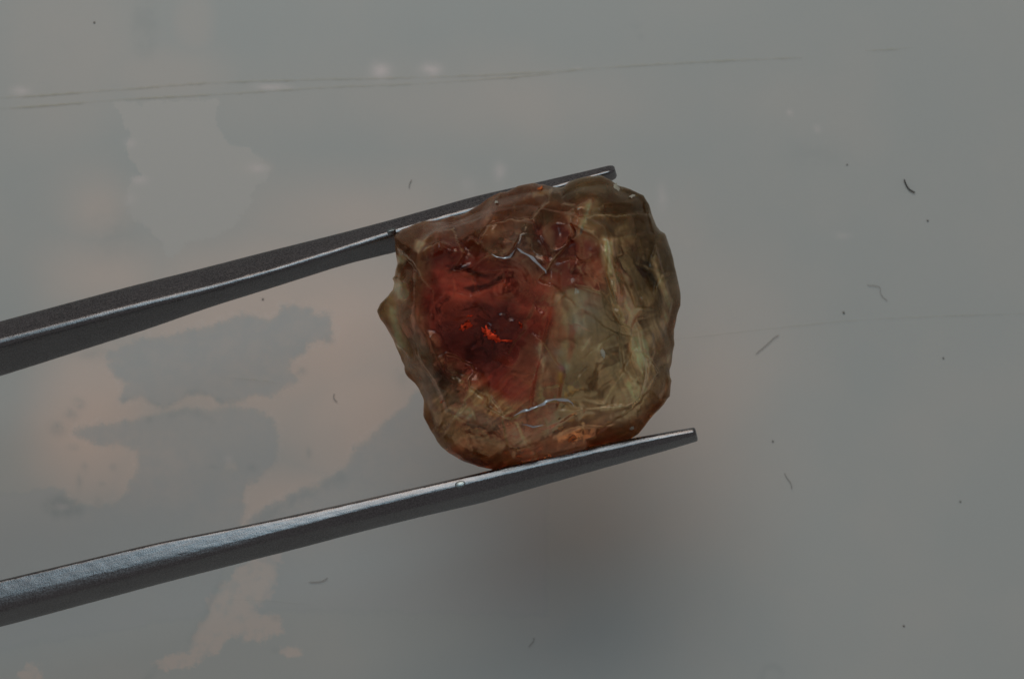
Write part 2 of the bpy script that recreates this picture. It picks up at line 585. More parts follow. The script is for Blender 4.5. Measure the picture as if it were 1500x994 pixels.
# small pin ends let into the two arms
def pin(px, py, z, rx, ry, tiltx, sq, name='pin_end'):
    c = P(px, py, z)
    V, F = [], []
    n = 20
    R = Matrix.Rotation(math.radians(15), 3, 'Z') @ Matrix.Rotation(math.radians(tiltx), 3, 'X')
    for ring, (s, h) in enumerate(((1.0, -0.02), (1.0, 0.002), (0.82, 0.004))):
        for i in range(n):
            a = 2 * math.pi * i / n
            ca, sa = math.cos(a), math.sin(a)
            p = sq
            xx = math.copysign(abs(ca) ** p, ca) * rx * KS * s
            yy = math.copysign(abs(sa) ** p, sa) * ry * KS * s
            V.append(c + R @ Vector((xx, yy, h)))
        if ring:
            for i in range(n):
                j = (i + 1) % n
                F.append(((ring - 1) * n + i, (ring - 1) * n + j, ring * n + j, ring * n + i))
    F.append(tuple(range(2 * n, 3 * n)))
    o = mesh_obj(name, V, F, mat_pin)
    keep(o, tw)
    return o


pin(574, 341, 1.987, 6.5, 4.5, 28, 0.45)
pin(674, 709, 2.0, 7.5, 5.0, -14, 0.9)


# ------------------------------------------------------------------ the stone
OUT = [(577, 345), (588, 336), (604, 330), (622, 324), (642, 323), (662, 316), (682, 311), (700, 302), (714, 292), (730, 285), (748, 278), (770, 272),
       (795, 267), (812, 271), (823, 271), (840, 265), (860, 259), (880, 256), (893, 261), (906, 269), (925, 275), (944, 284), (952, 298),
       (956, 313), (963, 330), (968, 337), (975, 341), (981, 355), (986, 378), (990, 400), (994, 428), (994, 448), (990, 465), (987, 482),
       (989, 505), (986, 525), (983, 548), (981, 562), (981, 580), (973, 592), (960, 605), (945, 622), (934, 634), (915, 645), (882, 657),
       (820, 674), (770, 685), (728, 689), (700, 685), (678, 677), (657, 662), (642, 646), (631, 627), (622, 606), (620, 586), (613, 568),
       (603, 555), (595, 546), (587, 522), (578, 503), (566, 482), (556, 467), (551, 455), (556, 444), (566, 434), (573, 424), (575, 410),
       (577, 396), (581, 385), (579, 365)]
CX, CY = 785.0, 468.0
CP = [(592, 350, .20), (580, 395, .14), (584, 420, .25), (561, 455, .07), (592, 480, .21), (601, 530, .20), (628, 578, .22), (640, 610, .20),
      (617, 352, .33), (612, 400, .36), (610, 460, .37), (630, 510, .39), (650, 545, .41),
      (640, 337, .36), (655, 365, .43), (700, 335, .41), (722, 308, .34), (745, 350, .49), (735, 378, .47), (690, 378, .45), (655, 398, .42),
      (770, 290, .28), (780, 330, .43), (800, 275, .17), (805, 300, .33), (806, 380, .46), (840, 277, .24), (870, 280, .26), (865, 310, .38), (850, 345, .42), (820, 345, .36),
      (895, 275, .20), (940, 292, .16), (950, 320, .22), (890, 325, .40), (885, 300, .35), (900, 345, .38), (955, 345, .22), (925, 345, .33), (925, 300, .30),
      (890, 355, .43), (895, 420, .50), (915, 465, .46), (930, 500, .45), (940, 540, .39), (955, 570, .27),
      (925, 385, .31), (945, 400, .27), (930, 440, .34),
      (968, 390, .29), (975, 430, .27), (965, 480, .29), (975, 520, .21), (972, 560, .17), (955, 440, .30),
      (700, 430, .40), (720, 480, .375), (690, 500, .378), (750, 440, .42), (785, 420, .47), (808, 410, .50), (805, 460, .51), (795, 500, .51), (785, 560, .47),
      (740, 540, .375), (700, 550, .395), (660, 480, .38), (650, 430, .38),
      (830, 430, .47), (870, 430, .45), (895, 470, .44), (840, 500, .41), (870, 520, .39), (900, 540, .42), (830, 560, .40), (880, 580, .36), (800, 590, .44), (840, 587, .40),
      (690, 580, .42), (680, 612, .36), (710, 625, .35), (752, 650, .31), (785, 632, .34), (840, 607, .36), (900, 600, .30), (930, 600, .24),
      (645, 630, .18), (680, 660, .16), (740, 674, .15), (800, 660, .20), (860, 643, .20), (910, 628, .18)]


def rim_z(py):
    return 2.0 + (480 - py) * 0.00085


class Stone:
    """relief of the stone's upper side, rastered once on a 1 px grid"""
    X0, Y0, X1, Y1 = 530, 235, 1015, 710

    def __init__(self):
        gx, gy = np.meshgrid(np.arange(self.X0, self.X1 + 1.0), np.arange(self.Y0, self.Y1 + 1.0))
        r = np.random.RandomState(21)
        self.f1 = np.stack([r.uniform(540, 1005, 48), r.uniform(245, 700, 48)], 1)
        self.f2 = np.stack([r.uniform(540, 1005, 420), r.uniform(245, 700, 420)], 1)
        pts = [(x, y) for x, y, _ in CP] + OUT
        hs = [h for *_, h in CP] + [0.06] * len(OUT)
        vs, es, fs, ov, *_ = delaunay_2d_cdt([Vector(p) for p in pts], [], [], 0, 1e-6)
        p = np.array([tuple(v) for v in vs])
        hh = np.array([hs[o[0]] for o in ov])
        L = np.full(gx.shape, 0.05)
        for f in fs:
            A, B, C = p[f[0]], p[f[1]], p[f[2]]
            x0, x1 = int(min(A[0], B[0], C[0])) - self.X0 - 1, int(max(A[0], B[0], C[0])) - self.X0 + 2
            y0, y1 = int(min(A[1], B[1], C[1])) - self.Y0 - 1, int(max(A[1], B[1], C[1])) - self.Y0 + 2
            x, y = gx[y0:y1, x0:x1], gy[y0:y1, x0:x1]
            d = (B[1] - C[1]) * (A[0] - C[0]) + (C[0] - B[0]) * (A[1] - C[1])
            if abs(d) < 1e-9:
                continue
            u = ((B[1] - C[1]) * (x - C[0]) + (C[0] - B[0]) * (y - C[1])) / d
            v = ((C[1] - A[1]) * (x - C[0]) + (A[0] - C[0]) * (y - C[1])) / d
            t = 1 - u - v
            m = (u >= -1e-6) & (v >= -1e-6) & (t >= -1e-6)
            L[y0:y1, x0:x1][m] = (u * hh[f[0]] + v * hh[f[1]] + t * hh[f[2]])[m]
        self.L = L
        x, y = gx, gy
        wx = x + 9 * (fbm(x, y, 44, 3, 11) - 0.5) * 2
        wy = y + 9 * (fbm(x, y, 44, 3, 17) - 0.5) * 2
        h = 0.0
        for dx, dy in ((-2, -1), (1, -2), (2, 1), (-1, 2)):
            h = h + self.samp(L, wx + dx, wy + dy) / 4
        calm = sstep(sdf(CALM, x, y), -20, 20)
        # flat fracture planes: the lower envelope of the tangent planes of the nearest cells
        Ls = L.copy()
        for _ in range(14):
            Ls = (Ls + np.roll(Ls, 2, 0) + np.roll(Ls, -2, 0) + np.roll(Ls, 2, 1) + np.roll(Ls, -2, 1)) / 5
        gyv, gxv = np.gradient(Ls)
        q = self.f1
        d2 = (wx[..., None] - q[:, 0]) ** 2 + (wy[..., None] - q[:, 1]) ** 2
        near = np.argpartition(d2, 3, axis=-1)[..., :3]
        qi, qj = np.clip(q[:, 1].astype(int) - self.Y0, 0, L.shape[0] - 1), np.clip(q[:, 0].astype(int) - self.X0, 0, L.shape[1] - 1)
        rr = np.random.RandomState(5)
        ga, gb = gxv[qi, qj] + rr.uniform(-5e-4, 5e-4, len(q)), gyv[qi, qj] + rr.uniform(-5e-4, 5e-4, len(q))
        pl = Ls[qi, qj][near] + ga[near] * (x[..., None] - q[near, 0]) + gb[near] * (y[..., None] - q[near, 1])
        fac = np.clip(pl.min(-1), Ls - 0.07, Ls + 0.05)
        fac = (fac + np.roll(fac, 1, 0) + np.roll(fac, -1, 0) + np.roll(fac, 1, 1) + np.roll(fac, -1, 1)) / 5
        wf = 0.92 * (1 - 0.55 * calm)
        h = h * (1 - wf) + fac * wf
        h = h + 0.016 * (1 - 0.75 * calm) * np.minimum(self.scallop(self.f1, wx, wy, 34.0), 1.8)
        rough = (0.12 + 0.88 * sstep(fbm(x, y, 80, 2, 33), 0.46, 0.62)) * (1 - 0.8 * calm)
        h = h + 0.0055 * rough * np.minimum(self.scallop(self.f2, wx, wy, 10.0), 1.8)
        h = h + 0.016 * (1 - 0.6 * calm) * (fbm(x, y, 30, 3, 3) - 0.5)
        for cx, cy, wl, am, rad in ((700, 640, 9.0, 0.0016, 120), (935, 330, 8.0, 0.0009, 130), (640, 330, 8.0, 0.0010, 90), (930, 600, 7.0, 0.0022, 60), (745, 420, 8.0, 0.0012, 70)):
            d = np.hypot(wx - cx, wy - cy)
            h = h + am * np.sin(d / wl * 2 * math.pi) * np.exp(-(d / rad) ** 2)
        d = np.hypot((wx - 732) / 1.12, (wy - 347) / 0.86) + 10 * (fbm(x, y, 22, 3, 77) - 0.5)      # lens-shaped scar
        h = h + 0.012 * (1 - sstep(d, 24, 30)) * sstep(y, 335, 352)
        for poly, dh, w_ in STEPS:                                     # chipped ledges with crisp edges
            px_ = x + 5 * (fbm(x, y, 40, 2, 51) - 0.5)
            py_ = y + 5 * (fbm(x, y, 40, 2, 57) - 0.5)
            h = h + dh * (0.35 + 0.9 * sstep(fbm(x, y, 45, 2, 63), .35, .62)) * sstep(sdf(poly, px_, py_), -w_, w_)
        self.H = h
        lap = np.zeros_like(h)
        for d in (2, 3):
            lap += h - (np.roll(h, d, 0) + np.roll(h, -d, 0) + np.roll(h, d, 1) + np.roll(h, -d, 1)) / 4
        self.edge = lap

    def samp(self, A, x, y):
        fx = np.clip(x - self.X0, 0, A.shape[1] - 1.001)
        fy = np.clip(y - self.Y0, 0, A.shape[0] - 1.001)
        ix, iy = fx.astype(int), fy.astype(int)
        fx, fy = fx - ix, fy - iy
        return ((A[iy, ix] * (1 - fx) + A[iy, ix + 1] * fx) * (1 - fy) + (A[iy + 1, ix] * (1 - fx) + A[iy + 1, ix + 1] * fx) * fy)

    def scallop(self, f, x, y, soft):
        d1 = np.full(x.shape, 1e9)
        for q in f:
            d1 = np.minimum(d1, (x - q[0]) ** 2 + (y - q[1]) ** 2)
        return d1 / soft ** 2

    def front(self, x, y):
        return self.samp(self.H, np.asarray(x, float), np.asarray(y, float))


CALM = [(625, 385), (760, 380), (808, 410), (840, 418), (885, 428), (905, 500), (880, 580), (790, 600), (690, 570), (640, 535), (612, 470)]
STEPS = [
    ([(812, 430), (840, 416), (885, 428), (908, 480), (913, 545), (935, 590), (850, 600), (790, 600), (774, 606), (796, 505)], -0.016, 1.2),
    ([(612, 355), (640, 335), (700, 312), (770, 300), (860, 318), (888, 330), (902, 400), (935, 480), (950, 545), (935, 590), (900, 603), (845, 605), (785, 634),
      (755, 652), (712, 627), (680, 612), (655, 600), (640, 570), (612, 520), (604, 460), (606, 400)], 0.040, 2.6),
    ([(640, 340), (720, 312), (780, 325), (803, 385), (800, 402), (780, 378), (757, 363), (750, 376), (735, 379), (718, 373), (690, 392), (660, 398), (625, 392)], 0.024, 2.0),
    ([(812, 428), (840, 416), (885, 428), (905, 470), (912, 540), (885, 590), (842, 584), (800, 588), (775, 604), (796, 500)], -0.020, 2.5),
    ([(885, 300), (945, 297), (957, 340), (900, 348), (885, 330)], -0.022, 2.0),
    ([(958, 360), (972, 400), (985, 440), (975, 490), (962, 470), (966, 430), (950, 400)], 0.026, 2.0),
    ([(890, 352), (898, 352), (908, 400), (930, 440), (915, 470), (900, 440), (890, 400)], 0.022, 2.5),
    ([(925, 490), (955, 478), (960, 515), (945, 550), (922, 525)], 0.018, 2.0),
    ([(652, 470), (700, 448), (770, 450), (785, 490), (760, 530), (690, 540), (650, 510)], -0.010, 9.0),
    ([(665, 405), (735, 398), (740, 412), (690, 432), (668, 425)], -0.012, 1.5),
    ([(580, 415), (598, 412), (604, 445), (590, 455), (576, 440)], 0.022, 2.0),
    ([(690, 640), (760, 660), (850, 625), (900, 622), (860, 650), (760, 680), (690, 670)], 0.012, 2.0),
    ([(835, 310), (866, 292), (868, 300), (850, 345), (836, 350)], 0.018, 1.5)]

ST = Stone()
NTH, NF, NB = 520, 170, 60


def stone_mesh():
    th = np.linspace(0, 2 * math.pi, NTH, endpoint=False)
    P_ = np.array(OUT, float)
    R = np.zeros(NTH)
    for i in range(len(P_)):
        a, b = P_[i] - (CX, CY), P_[(i + 1) % len(P_)] - (CX, CY)
        dx, dy = np.cos(th), np.sin(th)
        e = b - a
        den = dx * e[1] - dy * e[0]
        with np.errstate(divide='ignore', invalid='ignore'):
            t = (a[0] * e[1] - a[1] * e[0]) / den
            u = (a[0] * dy - a[1] * dx) / den
        m = (t > 0) & (u >= -1e-9) & (u <= 1 + 1e-9)
        R[m] = np.maximum(R[m], t[m])
    R = R + 2.5 * (fbm(np.cos(th) * 100 + 500, np.sin(th) * 100 + 500, 9, 3, 2) - 0.5)
    rs = np.random.RandomState(77)
    kn = np.sort(rs.uniform(0, 2 * math.pi, 46))
    R = R + np.interp(th, kn, rs.uniform(-3.2, 3.2, 46), period=2 * math.pi)
    sf = np.sin(np.linspace(0.012, 1, NF) * math.pi / 2) ** 0.9
    sf[-1] = 1.0
    X = CX + sf[:, None] * R[None] * np.cos(th)[None]
    Y = CY + sf[:, None] * R[None] * np.sin(th)[None]
    x, y = X.ravel(), Y.ravel()
    s = np.repeat(sf, NTH)
    pw = np.tile(np.interp(th, kn, rs.uniform(14, 46, 46), period=2 * math.pi), NF)
    prof = np.sqrt(np.clip(1 - s ** pw, 0, 1))
    H = ST.front(x, y)
    z = rim_z(y) + H * (0.12 + 0.88 * prof) * np.where(s >= 1, 0.15, 1) * 1.0
    # back: narrower, chipped, flatter
    sb = np.sin(np.linspace(1, 0.015, NB) * math.pi / 2)[1:]
    XB = CX + sb[:, None] * R[None] * np.cos(th)[None]
    YB = CY + sb[:, None] * R[None] * np.sin(th)[None]
    xb, yb = XB.ravel(), YB.ravel()
    sB = np.repeat(sb, NTH)
    pb = (1 - sB ** 2.2)
    hb = 0.36 * pb + pb * 0.05 * np.minimum(ST.scallop(ST.f1, xb + 40, yb - 25, 36.0), 1.6) + 0.05 * pb * (fbm(xb, yb, 70, 3, 8) - 0.5)
    zb = rim_z(yb) - hb
    ax, ay, az = np.concatenate([x, xb]), np.concatenate([y, yb]), np.concatenate([z, zb])
    k = KS * (CAM_Z - az) / (CAM_Z - STONE_Z)
    V = np.stack([(ax - 750) * k, (497 - ay) * k, az], 1)
    nr = NF + NB - 1
    idx = np.arange(nr * NTH).reshape(nr, NTH)
    nxt = np.roll(idx, -1, 1)
    F = np.stack([idx[:-1], idx[1:], nxt[1:], nxt[:-1]], -1).reshape(-1, 4)[:, ::-1].tolist()
    F.append([int(i) for i in idx[0]][::-1])
    F.append([int(i) for i in idx[-1]])
    return V, F, ax, ay, az


def stone_colour(x, y):
    n = len(x)
    wx = x + 22 * (fbm(x, y, 34, 4, 41) - 0.5)
    wy = y + 22 * (fbm(x, y, 34, 4, 47) - 0.5)

    def zone(poly, soft):
        return sstep(sdf(poly, wx, wy), -soft, soft)[:, None]
    c = np.tile(np.array([.235, .170, .085]), (n, 1))
    rim = np.array([.25, .140, .068])
    amber = np.array([.34, .135, .065])
    yellow = np.array([.44, .335, .145])
    olive = np.array([.125, .098, .048])
    green = np.array([.215, .178, .095])
    pale = np.array([.66, .55, .33])
    red = np.array([.185, .026, .016])
    deep = np.array([.045, .006, .005])  # dark red core; also paints in the bands darkened by refraction
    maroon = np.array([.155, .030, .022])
    refr_dark = np.array([.008, .006, .004])  # dark patches that come from refraction, painted into the body colour

    def lay(c, m, col):
        return c * (1 - m) + col * m
    # rim and bottom band
    c = lay(c, zone([(570, 470), (615, 620), (690, 690), (950, 650), (985, 560), (900, 615), (850, 608), (785, 636), (752, 655), (700, 628), (660, 600), (615, 540)], 12), rim)
    c = lay(c, .9 * zone([(690, 640), (650, 660), (700, 695), (920, 660), (900, 622), (840, 622), (780, 645), (750, 660)], 9), amber)
    c = lay(c, .9 * zone([(575, 335), (720, 280), (800, 262), (830, 280), (800, 310), (720, 345), (650, 400), (625, 440), (605, 400), (580, 370)], 14), amber * .45)
    c = lay(c, .85 * zone([(800, 262), (880, 250), (950, 290), (975, 345), (940, 355), (885, 350), (860, 315), (800, 320)], 10), olive)
    c = lay(c, .7 * zone([(800, 300), (870, 290), (850, 330), (815, 335)], 10), amber)
    # right side
    c = lay(c, .9 * zone([(905, 360), (960, 350), (985, 400), (985, 450), (950, 480), (925, 440), (905, 400)], 10), olive * .95)
    c = lay(c, .85 * zone([(925, 375), (958, 372), (962, 415), (938, 425)], 12), refr_dark)
    c = lay(c, .8 * zone([(880, 350), (895, 350), (905, 400), (925, 450), (950, 500), (955, 540), (940, 590), (915, 580), (920, 520), (900, 460), (888, 400)], 6), yellow)
    # cool smooth facet
    c = lay(c, zone([(812, 430), (840, 418), (885, 428), (912, 480), (915, 540), (900, 590), (850, 595), (790, 600), (775, 600), (795, 500)], 7), green)
    c = lay(c, .6 * zone([(850, 480), (880, 490), (890, 560), (860, 600), (840, 560)], 14), rim * 1.15)
    # red heart
    c = lay(c, .95 * zone([(800, 330), (845, 320), (890, 370), (882, 425), (812, 425), (790, 400), (780, 320)], 12), maroon)
    c = lay(c, .55 * zone([(835, 320), (850, 322), (848, 365), (832, 360)], 7), red * 1.25)
    c = lay(c, .60 * zone([(862, 390), (885, 380), (890, 430), (868, 432)], 8), np.array([.36, .085, .045]))
    def wide(poly, soft, amp=46):
        ux = x + amp * (fbm(x, y, 52, 5, 201) - 0.5)
        uy = y + amp * (fbm(x, y, 52, 5, 207) - 0.5)
        return sstep(sdf(poly, ux, uy), -soft, soft)[:, None]
    heart = [(622, 378), (690, 365), (765, 380), (814, 405), (812, 470), (802, 520), (792, 600), (740, 612), (690, 580), (640, 540), (606, 480), (606, 430)]
    c = lay(c, .65 * wide(heart, 30), np.array([.27, .105, .052]))
    c = lay(c, wide([(628, 380), (690, 372), (765, 385), (808, 410), (808, 470), (798, 520), (785, 590), (740, 600), (690, 570), (640, 535), (612, 480), (612, 430)], 22), red)
    c = lay(c, .6 * zone([(760, 400), (806, 415), (806, 465), (770, 470), (745, 430)], 12), np.array([.37, .065, .038]))
    c = lay(c, .55 * zone([(640, 350), (760, 345), (800, 400), (740, 400), (630, 392)], 9), maroon * .9)
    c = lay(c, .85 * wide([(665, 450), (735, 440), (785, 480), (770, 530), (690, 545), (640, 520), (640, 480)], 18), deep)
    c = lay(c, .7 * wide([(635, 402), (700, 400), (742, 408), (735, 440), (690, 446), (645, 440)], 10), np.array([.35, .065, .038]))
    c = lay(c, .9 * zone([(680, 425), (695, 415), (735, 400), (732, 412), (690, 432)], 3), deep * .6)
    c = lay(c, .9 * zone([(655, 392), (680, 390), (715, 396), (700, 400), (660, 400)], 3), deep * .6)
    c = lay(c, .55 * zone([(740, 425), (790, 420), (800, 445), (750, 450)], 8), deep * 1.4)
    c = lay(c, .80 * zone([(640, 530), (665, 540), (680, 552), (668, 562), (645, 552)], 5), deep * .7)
    c = lay(c, .70 * zone([(640, 545), (660, 560), (655, 578), (638, 572)], 6), refr_dark)
    c = lay(c, .75 * zone([(815, 432), (842, 420), (884, 430), (908, 480), (910, 540), (880, 585), (842, 588), (800, 592), (782, 600), (799, 505)], 5), green * 1.12)
    # feathery yellow lower left with red fibres
    fan = zone([(640, 570), (668, 556), (720, 575), (770, 600), (760, 645), (700, 625), (655, 605)], 10)
    c = lay(c, .8 * fan, np.array([.29, .205, .095]))
    ang = np.arctan2(wy - 640, wx - 640)
    fib = sstep(vnoise(ang * 46, np.hypot(wx - 640, wy - 640) / 60, 71), .55, .8)[:, None] * zone([(670, 548), (790, 520), (780, 600), (745, 625), (690, 590)], 14)
    c = lay(c, .55 * fib, maroon)
    c = lay(c, .6 * zone([(578, 350), (600, 345), (640, 340), (632, 395), (615, 440), (590, 420), (578, 380)], 8), np.array([.15, .085, .038]))
    # lighter chips and healed fractures
    for poly, soft, a in (
            ([(884, 350), (900, 352), (912, 410), (935, 455), (925, 480), (902, 450), (890, 400)], 7, .55), ([(915, 470), (960, 465), (968, 520), (950, 580), (915, 570), (925, 520)], 12, .5),
            ([(640, 570), (690, 585), (740, 630), (700, 622), (650, 600)], 10, .45), ([(850, 590), (930, 570), (950, 600), (900, 625), (850, 625)], 10, .4), ([(820, 300), (880, 290), (870, 340), (845, 345)], 10, .25),
            ([(570, 440), (590, 470), (625, 570), (640, 610), (620, 590), (590, 520)], 8, .35), ([(588, 368), (604, 372), (596, 384), (584, 382)], 3, .8), ([(576, 420), (592, 416), (600, 430), (592, 445), (578, 440)], 4, .7), ([(610, 350), (622, 352), (618, 366), (611, 362)], 3, .6),
            ([(566, 450), (578, 455), (598, 520), (600, 545), (588, 520)], 4, .5), ([(690, 590), (700, 605), (690, 612), (684, 600)], 4, .65), ([(655, 598), (678, 604), (676, 612), (655, 606)], 3, .55),
            ([(858, 300), (868, 298), (858, 330), (850, 342)], 3, .6), ([(960, 372), (968, 400), (985, 440), (975, 490), (968, 470), (970, 430), (958, 400)], 4, .75),
            ([(925, 495), (950, 480), (958, 510), (945, 545), (925, 520)], 8, .6), ([(895, 400), (915, 420), (930, 450), (922, 462), (905, 440)], 5, .5),
            ([(915, 595), (930, 590), (940, 605), (925, 615), (905, 610)], 5, .45), ([(860, 500), (866, 496), (858, 512), (852, 514)], 2, .7), ([(880, 508), (886, 506), (884, 530), (876, 530)], 2, .8),
            ([(838, 470), (850, 478), (846, 486), (836, 478)], 3, .6), ([(812, 430), (825, 432), (818, 452), (810, 446)], 4, .4), ([(745, 640), (760, 610), (775, 630), (760, 652)], 7, .45),
            ([(800, 320), (806, 345), (810, 382), (800, 360)], 4, .3), ([(785, 282), (805, 276), (800, 286), (784, 288)], 3, .45), ([(795, 500), (803, 500), (798, 530), (790, 545)], 3, .35),
            ([(965, 525), (985, 520), (980, 530), (965, 538)], 3, .6), ([(970, 575), (978, 565), (972, 585), (962, 590)], 3, .5), ([(710, 360), (745, 362), (740, 370), (712, 368)], 5, .25)):
        c = lay(c, a * zone(poly, soft), pale)
    # iridescence and bluish highlight haze painted into the colour, plus pale flecks
    for cx, cy, r, col, a in ((841, 476, 11, (.24, .32, .31), .7), (862, 450, 22, (.27, .27, .22), .6), (829, 540, 8, (.17, .30, .22), .7), (820, 543, 6, (.30, .18, .27), .7), (818, 554, 6, (.50, .42, .06), .8),
                             (822, 515, 7, (.22, .30, .24), .55), (803, 520, 12, (.28, .27, .20), .5), (760, 352, 24, (.16, .12, .13), .5), (815, 615, 16, (.27, .29, .22), .5), (880, 515, 9, (.52, .47, .28), .6), (858, 503, 7, (.50, .45, .27), .6)):
        d = np.hypot((wx - cx), (wy - cy)) / r
        c = lay(c, a * np.exp(-d ** 2)[:, None], np.array(col))
    # natural unevenness
    v = (0.78 + 0.44 * fbm(wx, wy, 34, 4, 61))[:, None]
    vein = sstep(np.abs(fbm(wx, wy, 48, 4, 83) - 0.5), 0.0, 0.022)[:, None]
    c = c * v * (0.82 + 0.18 * vein)
    fleck = sstep(fbm(wx, wy, 7, 2, 93), .70, .82)[:, None]
    c = lay(c, .15 * fleck * (1 - sstep(sdf(CALM, x, y), -15, 15)[:, None]), pale * .8)
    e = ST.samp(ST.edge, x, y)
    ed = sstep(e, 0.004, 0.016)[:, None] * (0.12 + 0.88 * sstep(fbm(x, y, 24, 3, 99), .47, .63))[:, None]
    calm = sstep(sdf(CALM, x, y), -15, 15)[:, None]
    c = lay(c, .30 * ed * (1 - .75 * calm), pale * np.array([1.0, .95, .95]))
    # feathery growth lines: across the right flank, the lower left fan and the red heart
    for ax_, ln, wd, sd, a, poly in ((70, 60, 4.0, 121, .75, [(880, 340), (985, 360), (990, 560), (930, 640), (900, 560)]),
                                    (-38, 50, 3.2, 131, .8, [(640, 560), (800, 520), (790, 610), (740, 650), (640, 610)]),
                                    (12, 45, 11.0, 141, .55, [(620, 380), (810, 390), (800, 540), (640, 540)]),
                                    (-20, 60, 4.5, 151, .55, [(620, 610), (900, 610), (940, 640), (700, 700)]),
                                    (78, 80, 6.0, 161, .45, [(800, 420), (910, 430), (910, 590), (780, 600)])):
        ca, sa = math.cos(math.radians(ax_)), math.sin(math.radians(ax_))
        u_, v_ = (wx * ca + wy * sa) / ln, (-wx * sa + wy * ca) / wd
        g = vnoise(u_ + 900, v_ + 900, sd) * .6 + vnoise(u_ * 2.1 + 900, v_ * 2.1 + 900, sd + 1) * .4
        c = c * (1 + a * zone(poly, 16) * (g - .5)[:, None] * 2)
    # random tint per fracture face, painted to imitate internal reflections
    for f, a, sd in ((ST.f1, .50, 5), (ST.f2, .14, 6)):
        best, who = np.full(n, 1e9), np.zeros(n, int)
        for i, q in enumerate(f):
            d = (wx - q[0]) ** 2 + ((wy - q[1]) * .8 + (wx - q[0]) * .25) ** 2
            m = d < best
            best[m], who[m] = d[m], i
        t = np.random.RandomState(sd).rand(len(f))
        c = c * (1 + a * (t[who] - .5) * (1 - .7 * calm[:, 0]))[:, None]
    c = c * np.array([2.0, 1.68, 1.48])
    return np.clip(c, 0.004, 0.9)


gem = empty('gemstone', P(785, 468, 1.6))
tag(gem, 'rough translucent gemstone with red heart and olive yellow rim, held by the tweezers', 'gemstone')

V, F, sx, sy, sz = stone_mesh()
M = NT('stone')
co = M.coord()
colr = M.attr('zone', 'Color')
nA = M.noise(co, 26.0, 5, 0.65, 0.6)
nB = M.noise(co, 90.0, 3, 0.6)
bp = M.bump(M.math('ADD', nA, M.math('MULTIPLY', nB, 0.25)), 0.14, 0.008)
bright = M.mix(M.ramp(nA, 0.45, 0.75, 0.0, 0.12), colr, (0.40, 0.30, 0.18))
body = M.principled(Base_Color=bright, Roughness=M.ramp(nA, 0.3, 0.7, 0.09, 0.20), Normal=bp)
body.inputs['IOR'].default_value = 1.56
body.inputs['Subsurface Weight'].default_value = 0.9
body.inputs['Subsurface Radius'].default_value = (1.0, 0.55, 0.35)
body.inputs['Subsurface Scale'].default_value = 0.26
gm = M.n('ShaderNodeGamma')
M.set(gm, 'Color', colr)
M.set(gm, 'Gamma', 0.42)
gl = M.n('ShaderNodeBsdfGlass')
M.set(gl, 'Color', gm.outputs[0])
M.set(gl, 'Roughness', 0.05)
M.set(gl, 'IOR', 1.56)
M.set(gl, 'Normal', bp)
mx = M.n('ShaderNodeMixShader')
M.set(mx, 0, M.ramp(M.noise(co, 5.0, 3, 0.5), 0.35, 0.65, 0.55, 0.85))
M.t.links.new(body.outputs[0], mx.inputs[1])
M.t.links.new(gl.outputs[0], mx.inputs[2])
M.done(mx)
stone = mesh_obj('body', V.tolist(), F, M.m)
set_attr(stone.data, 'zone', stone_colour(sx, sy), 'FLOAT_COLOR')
keep(stone, gem)


def surf(px, py):
    x, y = np.array([float(px)]), np.array([float(py)])
    return float(rim_z(py) + ST.front(x, y)[0])


def simple(name, col, rough=0.2, metallic=0.0, ior=1.5):
    M = NT(name)
    n = M.noise(M.coord(), 60, 3)
    b = M.principled(Base_Color=M.mix(n, col, tuple(c * 0.7 for c in col)), Roughness=rough, Metallic=metallic)
    b.inputs['IOR'].default_value = ior
    return M.done(b)


mat_edge = simple('glint_streak', (0.42, 0.42, 0.46), 0.24, 0.0, 3.0)
mat_chip = simple('pale_chip', (0.50, 0.46, 0.36), 0.35, 0.0, 1.5)


# lamp reflection streaks: pale ribbons added over the surface, tilted to mirror it
def glint_ribbon(pts, width, seed):
    rnd = np.random.RandomState(seed)
    dense = []
    for a, b in zip(pts[:-1], pts[1:]):
        n = max(2, int(math.dist(a, b) / 2.5))
        dense += [(a[0] + (b[0] - a[0]) * i / n, a[1] + (b[1] - a[1]) * i / n) for i in range(n)]
    dense.append(pts[-1])
    zz = [surf(*p) for p in dense]
    zz = [max(zz[max(0, i - 1):i + 2]) for i in range(len(zz))]
    zz = [float(np.mean(zz[max(0, i - 3):i + 4])) for i in range(len(zz))]
    V, F = [], []
    for i, (px, py) in enumerate(dense):
        z = zz[i] + 0.006
        f = min(1.0, (i + 0.3) / 4, (len(dense) - 0.7 - i) / 4)
        a, b = dense[max(0, i - 1)], dense[min(len(dense) - 1, i + 1)]
        t = Vector((b[0] - a[0], -(b[1] - a[1]), 0)).normalized()
        nrm = Vector((-t.y, t.x, 0))
        wv = KS * width * f * (0.85 + 0.3 * math.sin(i * 0.6 + seed))
        c = P(px, py, z)
        tilt = math.tan(math.radians(14.5))
        for s in (-1, -0.35, 0.35, 1):
            v = c + nrm * wv * s
            v.z += -(v.y - c.y) * tilt - abs(s) ** 3 * 0.002
            V.append(v)
        if i:
            A, B = (i - 1) * 4, i * 4
            for j in range(3):
                F.append((A + j, B + j, B + j + 1, A + j + 1))
    o = mesh_obj('streak_ribbon', V, F, mat_edge, smooth=False)
    keep(o, gem)
    return o


